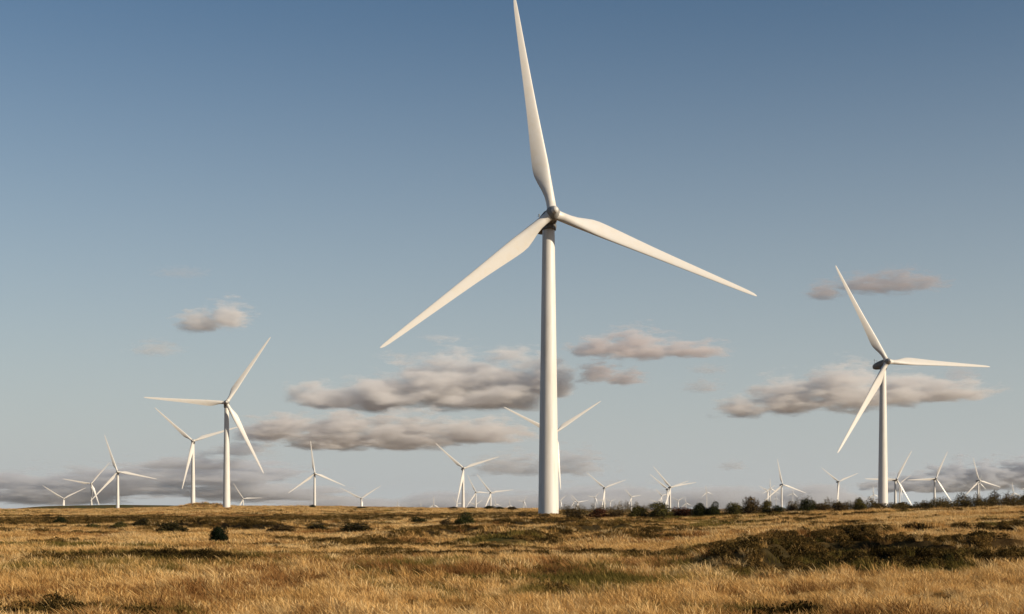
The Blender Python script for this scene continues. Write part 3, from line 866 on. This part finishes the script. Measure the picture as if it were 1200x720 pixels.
def scatter(name, label, cat, coll, pts, scl, rot, idx):
    me = bpy.data.meshes.new(name)
    me.vertices.add(len(pts)); me.vertices.foreach_set('co', np.asarray(pts, np.float32).ravel())
    for nm, tp, arr in (('scl', 'FLOAT', scl), ('rot', 'FLOAT', rot)):
        a = me.attributes.new(nm, tp, 'POINT'); a.data.foreach_set('value', np.asarray(arr, np.float32))
    a = me.attributes.new('idx', 'INT', 'POINT'); a.data.foreach_set('value', np.asarray(idx, np.int32))
    me.update()
    o = link(name, me)
    ng = bpy.data.node_groups.new(name, 'GeometryNodeTree')
    ng.interface.new_socket('Geometry', in_out='INPUT', socket_type='NodeSocketGeometry')
    ng.interface.new_socket('Geometry', in_out='OUTPUT', socket_type='NodeSocketGeometry')
    n, l = ng.nodes, ng.links
    gi, go = n.new('NodeGroupInput'), n.new('NodeGroupOutput')
    ip = n.new('GeometryNodeInstanceOnPoints'); ci = n.new('GeometryNodeCollectionInfo')
    ci.inputs['Collection'].default_value = coll; ci.inputs['Separate Children'].default_value = True; ci.inputs['Reset Children'].default_value = True
    def na(nm, tp):
        a = n.new('GeometryNodeInputNamedAttribute'); a.data_type = tp; a.inputs['Name'].default_value = nm; return a.outputs['Attribute']
    cx = n.new('ShaderNodeCombineXYZ'); l.new(na('rot', 'FLOAT'), cx.inputs['Z'])
    l.new(gi.outputs[0], ip.inputs['Points']); l.new(ci.outputs[0], ip.inputs['Instance']); ip.inputs['Pick Instance'].default_value = True
    l.new(na('idx', 'INT'), ip.inputs['Instance Index']); l.new(cx.outputs[0], ip.inputs['Rotation']); l.new(na('scl', 'FLOAT'), ip.inputs['Scale'])
    l.new(ip.outputs[0], go.inputs[0])
    md = o.modifiers.new('tufts', 'NODES'); md.node_group = ng
    tag(o, label, cat, None, 'stuff')
    return o

NEAR = dict(n=36, rad=0.17, h0=.11, h1=.36, width=.0055, lean=.6)
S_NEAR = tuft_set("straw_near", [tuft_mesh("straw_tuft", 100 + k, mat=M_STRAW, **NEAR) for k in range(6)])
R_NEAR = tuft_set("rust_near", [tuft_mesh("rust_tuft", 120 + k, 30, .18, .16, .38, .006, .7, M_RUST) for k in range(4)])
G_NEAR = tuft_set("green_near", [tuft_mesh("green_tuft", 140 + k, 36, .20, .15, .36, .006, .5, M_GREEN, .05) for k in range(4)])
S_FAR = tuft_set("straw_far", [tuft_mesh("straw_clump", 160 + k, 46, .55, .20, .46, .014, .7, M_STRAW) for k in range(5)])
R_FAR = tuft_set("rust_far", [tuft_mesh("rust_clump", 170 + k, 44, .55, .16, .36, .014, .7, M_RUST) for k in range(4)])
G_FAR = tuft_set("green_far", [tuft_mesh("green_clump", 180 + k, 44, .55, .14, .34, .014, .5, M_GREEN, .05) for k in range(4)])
H_SET = tuft_set("heather_set", [heath_mesh("heather_clump", 200 + k, 320, .42, .34, .040, M_HEATH) for k in range(5)])

def points(d0, d1, dens, ang=23.5, edge=1.0):
    area = RAD(2 * ang) / 2 * (d1 * d1 - d0 * d0)
    n = int(area * dens)
    d = np.sqrt(rng.uniform(d0 * d0, d1 * d1, n)); a = rng.uniform(-RAD(ang), RAD(ang), n)
    return d * np.sin(a), d * np.cos(a)

acc = {k: [[], [], []] for k in ('sn', 'rn', 'gn', 'sf', 'rf', 'gf', 'h')}
def put(key, x, y, s):
    acc[key][0].append(np.stack([x, y, terrain(x, y) - 0.02], 1)); acc[key][1].append(s); acc[key][2].append(rng.uniform(-0.9, 0.9, len(x)))

for d0, d1, dens, sfx, mul in ((14, 45, 17, 'n', 1.0), (45, 85, 8, 'n', 1.15), (70, 170, 3.0, 'f', 1.0), (170, 420, 0.9, 'f', 1.25), (420, 1000, 0.14, 'f', 2.0), (1000, 1500, 0.03, 'f', 3.2)):
    x, y = points(d0, d1, dens)
    v = veg(x, y); u = rng.random(len(x))
    cn = fbm(x / 1.5, y / 1.5, 7, 3); clump = 0.30 + 1.25 * cn
    keep = rng.random(len(x)) < sstep(0.22, 0.46, cn) * 0.8 + 0.2
    x, y, u, clump = x[keep], y[keep], u[keep], clump[keep]; v = {k_: v_[keep] for k_, v_ in v.items()}
    ok = rng.random(len(x)) > 0.60 * v['peat']
    x, y, u, clump = x[ok], y[ok], u[ok], clump[ok]; v = {k_: v_[ok] for k_, v_ in v.items()}
    tall = 0.75 + 0.5 * fbm(x / 12, y / 12, 8, 3)
    s = mul * clump * tall * rng.uniform(.8, 1.25, len(x))
    h = u < v['heather'] * 0.85; rem = ~h
    u2 = rng.random(len(x))
    gq = rem & (u2 < v['green']); rem &= ~gq
    u3 = rng.random(len(x))
    rq = rem & (u3 < v['rust']); sq = rem & ~rq
    put('s' + sfx, x[sq], y[sq], s[sq]); put('r' + sfx, x[rq], y[rq], s[rq]); put('g' + sfx, x[gq], y[gq], s[gq])
    hk = h & (rng.random(len(x)) < (0.42 if sfx == 'n' and d0 < 40 else 0.8 if sfx == 'n' else 0.9))
    put('h', x[hk], y[hk], (0.65 + 0.75 * rng.random(hk.sum())) * (0.9 if d0 < 100 else 1.4))
for d0, d1, dens in ((30, 60, 4.0), (60, 130, 2.6), (130, 420, 0.5)):        # heather grows in closed mats
    x, y = points(d0, d1, dens)
    v = veg(x, y); hk = (v['heather'] > 0.62) & (v['peat'] < 0.3)
    x, y = x[hk], y[hk]
    put('h', x, y, rng.uniform(.55, 1.15, len(x)) * (1.4 if d0 > 100 else 0.95))
for key, nm, lab, cat, coll in (
    ('sn', 'straw_grass', "tall dry straw coloured grass of the near field", "grass", S_NEAR), ('rn', 'rusty_grass', "reddish brown moor grass in patches of the near field", "grass", R_NEAR),
    ('gn', 'green_grass', "olive green moor grass in patches of the near field", "grass", G_NEAR), ('sf', 'straw_grass', "dry straw coloured grass of the far field", "grass", S_FAR),
    ('rf', 'rusty_grass', "reddish brown moor grass on the far field", "grass", R_FAR), ('gf', 'green_grass', "olive green moor grass on the far field", "grass", G_FAR),
    ('h', 'heather', "dark heather on the banks and belts of the moor", "heather", H_SET)):
    P = np.concatenate(acc[key][0]); S = np.concatenate(acc[key][1]); Rr = np.concatenate(acc[key][2])
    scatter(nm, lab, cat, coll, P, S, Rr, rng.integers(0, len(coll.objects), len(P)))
    print(nm, len(P))

# ------------------------------------------------------------------ clouds (real volumes far beyond the moor)
def cloud(name, label, dist, lobes, rho=0.006, amp=2.9, ns=0.62, thr=0.18, soft=2.1, squash=2.8, tint=(0.895, 0.885, 0.89), strat=1.3, depth=None):
    """lobes: (photo column, photo row of the flat base, half width px, height px)"""
    K = dist / FPX
    x0 = min(l[0] - l[2] for l in lobes) - 8; x1 = max(l[0] + l[2] for l in lobes) + 8
    yb = max(l[1] + l[3] / squash * .7 for l in lobes) + 3; yt = min(l[1] - l[3] for l in lobes) - 5
    cx, cz = ((x0 + x1) / 2 - PCX) * K, (PHY - (yb + yt) / 2) * K + EYE
    hx, hz = (x1 - x0) / 2 * K, (yb - yt) / 2 * K
    hy = depth if depth else max(1.1 * max(l[3] for l in lobes) * K, 0.35 * hx)
    me = mesh_from(name, [(a * hx, b * hy, c * hz) for a in (-1, 1) for b in (-1, 1) for c in (-1, 1)],
                   [(0, 1, 3, 2), (4, 6, 7, 5), (0, 4, 5, 1), (2, 3, 7, 6), (0, 2, 6, 4), (1, 5, 7, 3)])
    m, nt, n, l = new_mat(name + "_vapour")
    out = n.new('ShaderNodeOutputMaterial')
    tc = n.new('ShaderNodeTexCoord')
    seed = random.uniform(0, 100)
    big = max(l_[3] for l_ in lobes) * K
    mp = N(n, 'ShaderNodeMapping'); mp.inputs['Location'].default_value = (seed, seed * .37, seed * .71); s_ = 1.0 / (big * ns)
    mp.inputs['Scale'].default_value = (s_ * .5, s_ * .5, s_ * 1.25 * strat)
    l.new(tc.outputs['Object'], mp.inputs[0])
    no = N(n, 'ShaderNodeTexNoise', Scale=1.7, Detail=9.0, Roughness=0.64); l.new(mp.outputs[0], no.inputs['Vector'])
    sp = n.new('ShaderNodeSeparateXYZ'); l.new(tc.outputs['Object'], sp.inputs[0])
    def mth(op, a, b=None, c=None):
        q = n.new('ShaderNodeMath'); q.operation = op
        for i_, v in enumerate((a, b, c)):
            if v is None: continue
            if isinstance(v, (int, float)): q.inputs[i_].default_value = v
            else: l.new(v, q.inputs[i_])
        return q.outputs[0]
    field = None
    for px, py, hw, ht in lobes:
        lx, lz = (px - PCX) * K - cx, (PHY - py) * K + EYE - cz
        dx = mth('DIVIDE', mth('SUBTRACT', sp.outputs[0], lx), hw * K)
        dyv = mth('DIVIDE', sp.outputs[1], hy * .95)
        dz = mth('DIVIDE', mth('SUBTRACT', sp.outputs[2], lz), ht * K)
        dz = mth('MAXIMUM', dz, mth('MULTIPLY', dz, -squash))
        q = mth('ADD', mth('ADD', mth('MULTIPLY', dx, dx), mth('MULTIPLY', dyv, dyv)), mth('MULTIPLY', dz, dz))
        f = mth('SUBTRACT', 1.0, mth('SQRT', q))
        field = f if field is None else mth('SMOOTH_MAX', field, f, 0.12)
    nz = mth('MULTIPLY', mth('SUBTRACT', no.outputs['Fac'], 0.5), amp)
    dn = mth('SUBTRACT', mth('ADD', field, nz), thr)
    dn = mth('MINIMUM', mth('MAXIMUM', mth('MULTIPLY', dn, soft), 0.0), 1.0)
    # nothing reaches the faces of the box
    edge = mth('MINIMUM', mth('MULTIPLY', mth('SUBTRACT', 1.0, mth('ABSOLUTE', mth('DIVIDE', sp.outputs[0], hx))), 12.0), 1.0)
    edz = mth('MINIMUM', mth('MULTIPLY', mth('SUBTRACT', 1.0, mth('ABSOLUTE', mth('DIVIDE', sp.outputs[2], hz))), 8.0), 1.0)
    dn = mth('MULTIPLY', mth('MULTIPLY', dn, edge), mth('MULTIPLY', edz, rho))
    pv = n.new('ShaderNodeVolumePrincipled'); pv.inputs['Color'].default_value = (*tint, 1); pv.inputs['Anisotropy'].default_value = 0.0
    l.new(dn, pv.inputs['Density']); l.new(pv.outputs[0], out.inputs['Volume'])
    o = link(name, me, m)
    o.location = (cx, dist, cz)
    tag(o, label, "cloud", "clouds low over the wind farm")
    return o

D0 = 18000.0
GREY = (0.72, 0.75, 0.81)
cloud("cloud", "small bright puffy cloud floating above the hill turbines", D0, [(236, 382, 36, 24), (268, 377, 32, 30)], .006)
cloud("cloud", "faint wisp of cloud just below the small puffy one", D0, [(184, 412, 38, 17)], .0028)
cloud("cloud", "faintest high wisp of cloud above the small puffy one", D0, [(212, 322, 44, 13)], .0010, tint=(.8, .76, .75))
cloud("cloud", "largest cloud, a heaped bank ending behind the huge tower", D0 + 600, [(392, 471, 56, 30), (448, 470, 60, 42), (515, 464, 76, 66), (585, 466, 76, 58), (640, 456, 36, 42)], .006, ns=.7)
cloud("cloud", "long flat cloud lying just under the heaped one", D0, [(322, 508, 46, 24), (395, 516, 86, 40), (470, 517, 90, 40), (560, 512, 76, 26)], .007, ns=.7, tint=(.84, .83, .84), strat=1.5)
cloud("cloud", "flat topped cloud right of the huge tower, under its long blade", D0, [(705, 412, 48, 22), (745, 413, 58, 34), (808, 414, 54, 18)], .006, tint=(.84, .80, .81))
cloud("cloud", "small ragged cloud under the flat topped one", D0, [(702, 442, 34, 24), (732, 446, 34, 18)], .006, tint=(.74, .70, .72))
cloud("cloud", "thin pinkish cloud crossed by the tip of the second largest turbine", D0, [(1018, 338, 50, 22), (1050, 336, 56, 26), (1085, 334, 34, 14), (966, 346, 28, 18)], .0040, tint=(.66, .62, .64))
cloud("cloud", "long dark cloud passing behind the hub of the second largest turbine", D0, [(868, 484, 40, 22), (925, 474, 60, 40), (990, 468, 66, 50), (1050, 466, 60, 36), (1110, 464, 66, 22)], .006, ns=.7)
cloud("cloud", "broad grey cloud layer low behind the hill turbines", 26000.0, [(40, 582, 130, 36), (130, 574, 130, 34), (240, 562, 130, 26), (300, 582, 120, 22)], .0045, 3.2, 1.6, tint=GREY, strat=2.6)
cloud("cloud", "grey streak of cloud above the hill turbines' hubs", 22000.0, [(230, 546, 90, 16), (280, 530, 60, 14), (310, 512, 44, 24)], .0035, 3.0, 1.6, tint=GREY, strat=2.0)
cloud("cloud", "grey cloud bank peeking out on both sides of the huge tower", D0, [(600, 550, 60, 26), (665, 550, 60, 30)], .0045, tint=GREY, strat=1.5)
cloud("cloud", "low blue grey cloud layer along the skyline behind the hedge", 28000.0, [(420, 597, 140, 18), (560, 594, 150, 22), (700, 593, 150, 30), (850, 590, 120, 26), (960, 588, 90, 22)], .0028, 2.4, 2.0, tint=GREY, strat=2.0)
cloud("cloud", "dark low cloud bank at the hedge's twiggy end", 22000.0, [(1080, 572, 80, 18), (1150, 566, 80, 30), (1215, 564, 60, 34)], .012, tint=GREY, strat=1.3)
cloud("cloud", "little dark cloudlet above the dark round bushes", D0, [(858, 548, 22, 11)], .005, tint=GREY)
cloud("cloud", "thin scrap of cloud between the flat topped and the long dark cloud", D0, [(830, 435, 30, 11)], .003, tint=(.7, .7, .74))
cloud("cloud", "second scrap of cloud just above the end of the long dark cloud", D0, [(824, 456, 28, 15)], .004, tint=(.7, .7, .74))
cloud("cloud", "pale scrap of cloud over the end of the long dark cloud", D0, [(1125, 442, 28, 18)], .003, tint=(.7, .7, .74))

# ------------------------------------------------------------------ evening haze over the moor
hx0, hx1, hy0, hy1, hz0, hz1 = -9000, 9000, -400, 15000, float(V[:, 2].min()) - 1.0, 260.0
me = mesh_from("haze", [(a, b, c) for a in (hx0, hx1) for b in (hy0, hy1) for c in (hz0, hz1)], [(0, 1, 3, 2), (4, 6, 7, 5), (0, 4, 5, 1), (2, 3, 7, 6), (0, 2, 6, 4), (1, 5, 7, 3)])
m, nt, n, l = new_mat("evening_haze")
out = n.new('ShaderNodeOutputMaterial'); pv = n.new('ShaderNodeVolumePrincipled')
pv.inputs['Color'].default_value = (0.86, 0.90, 0.93, 1); pv.inputs['Density'].default_value = 2.0e-5; pv.inputs['Anisotropy'].default_value = 0.2
l.new(pv.outputs[0], out.inputs['Volume'])
haze = link("haze", me, m)
tag(haze, "thin pale evening haze over the moor", None, None, 'stuff')
print("objects", len(bpy.data.objects))
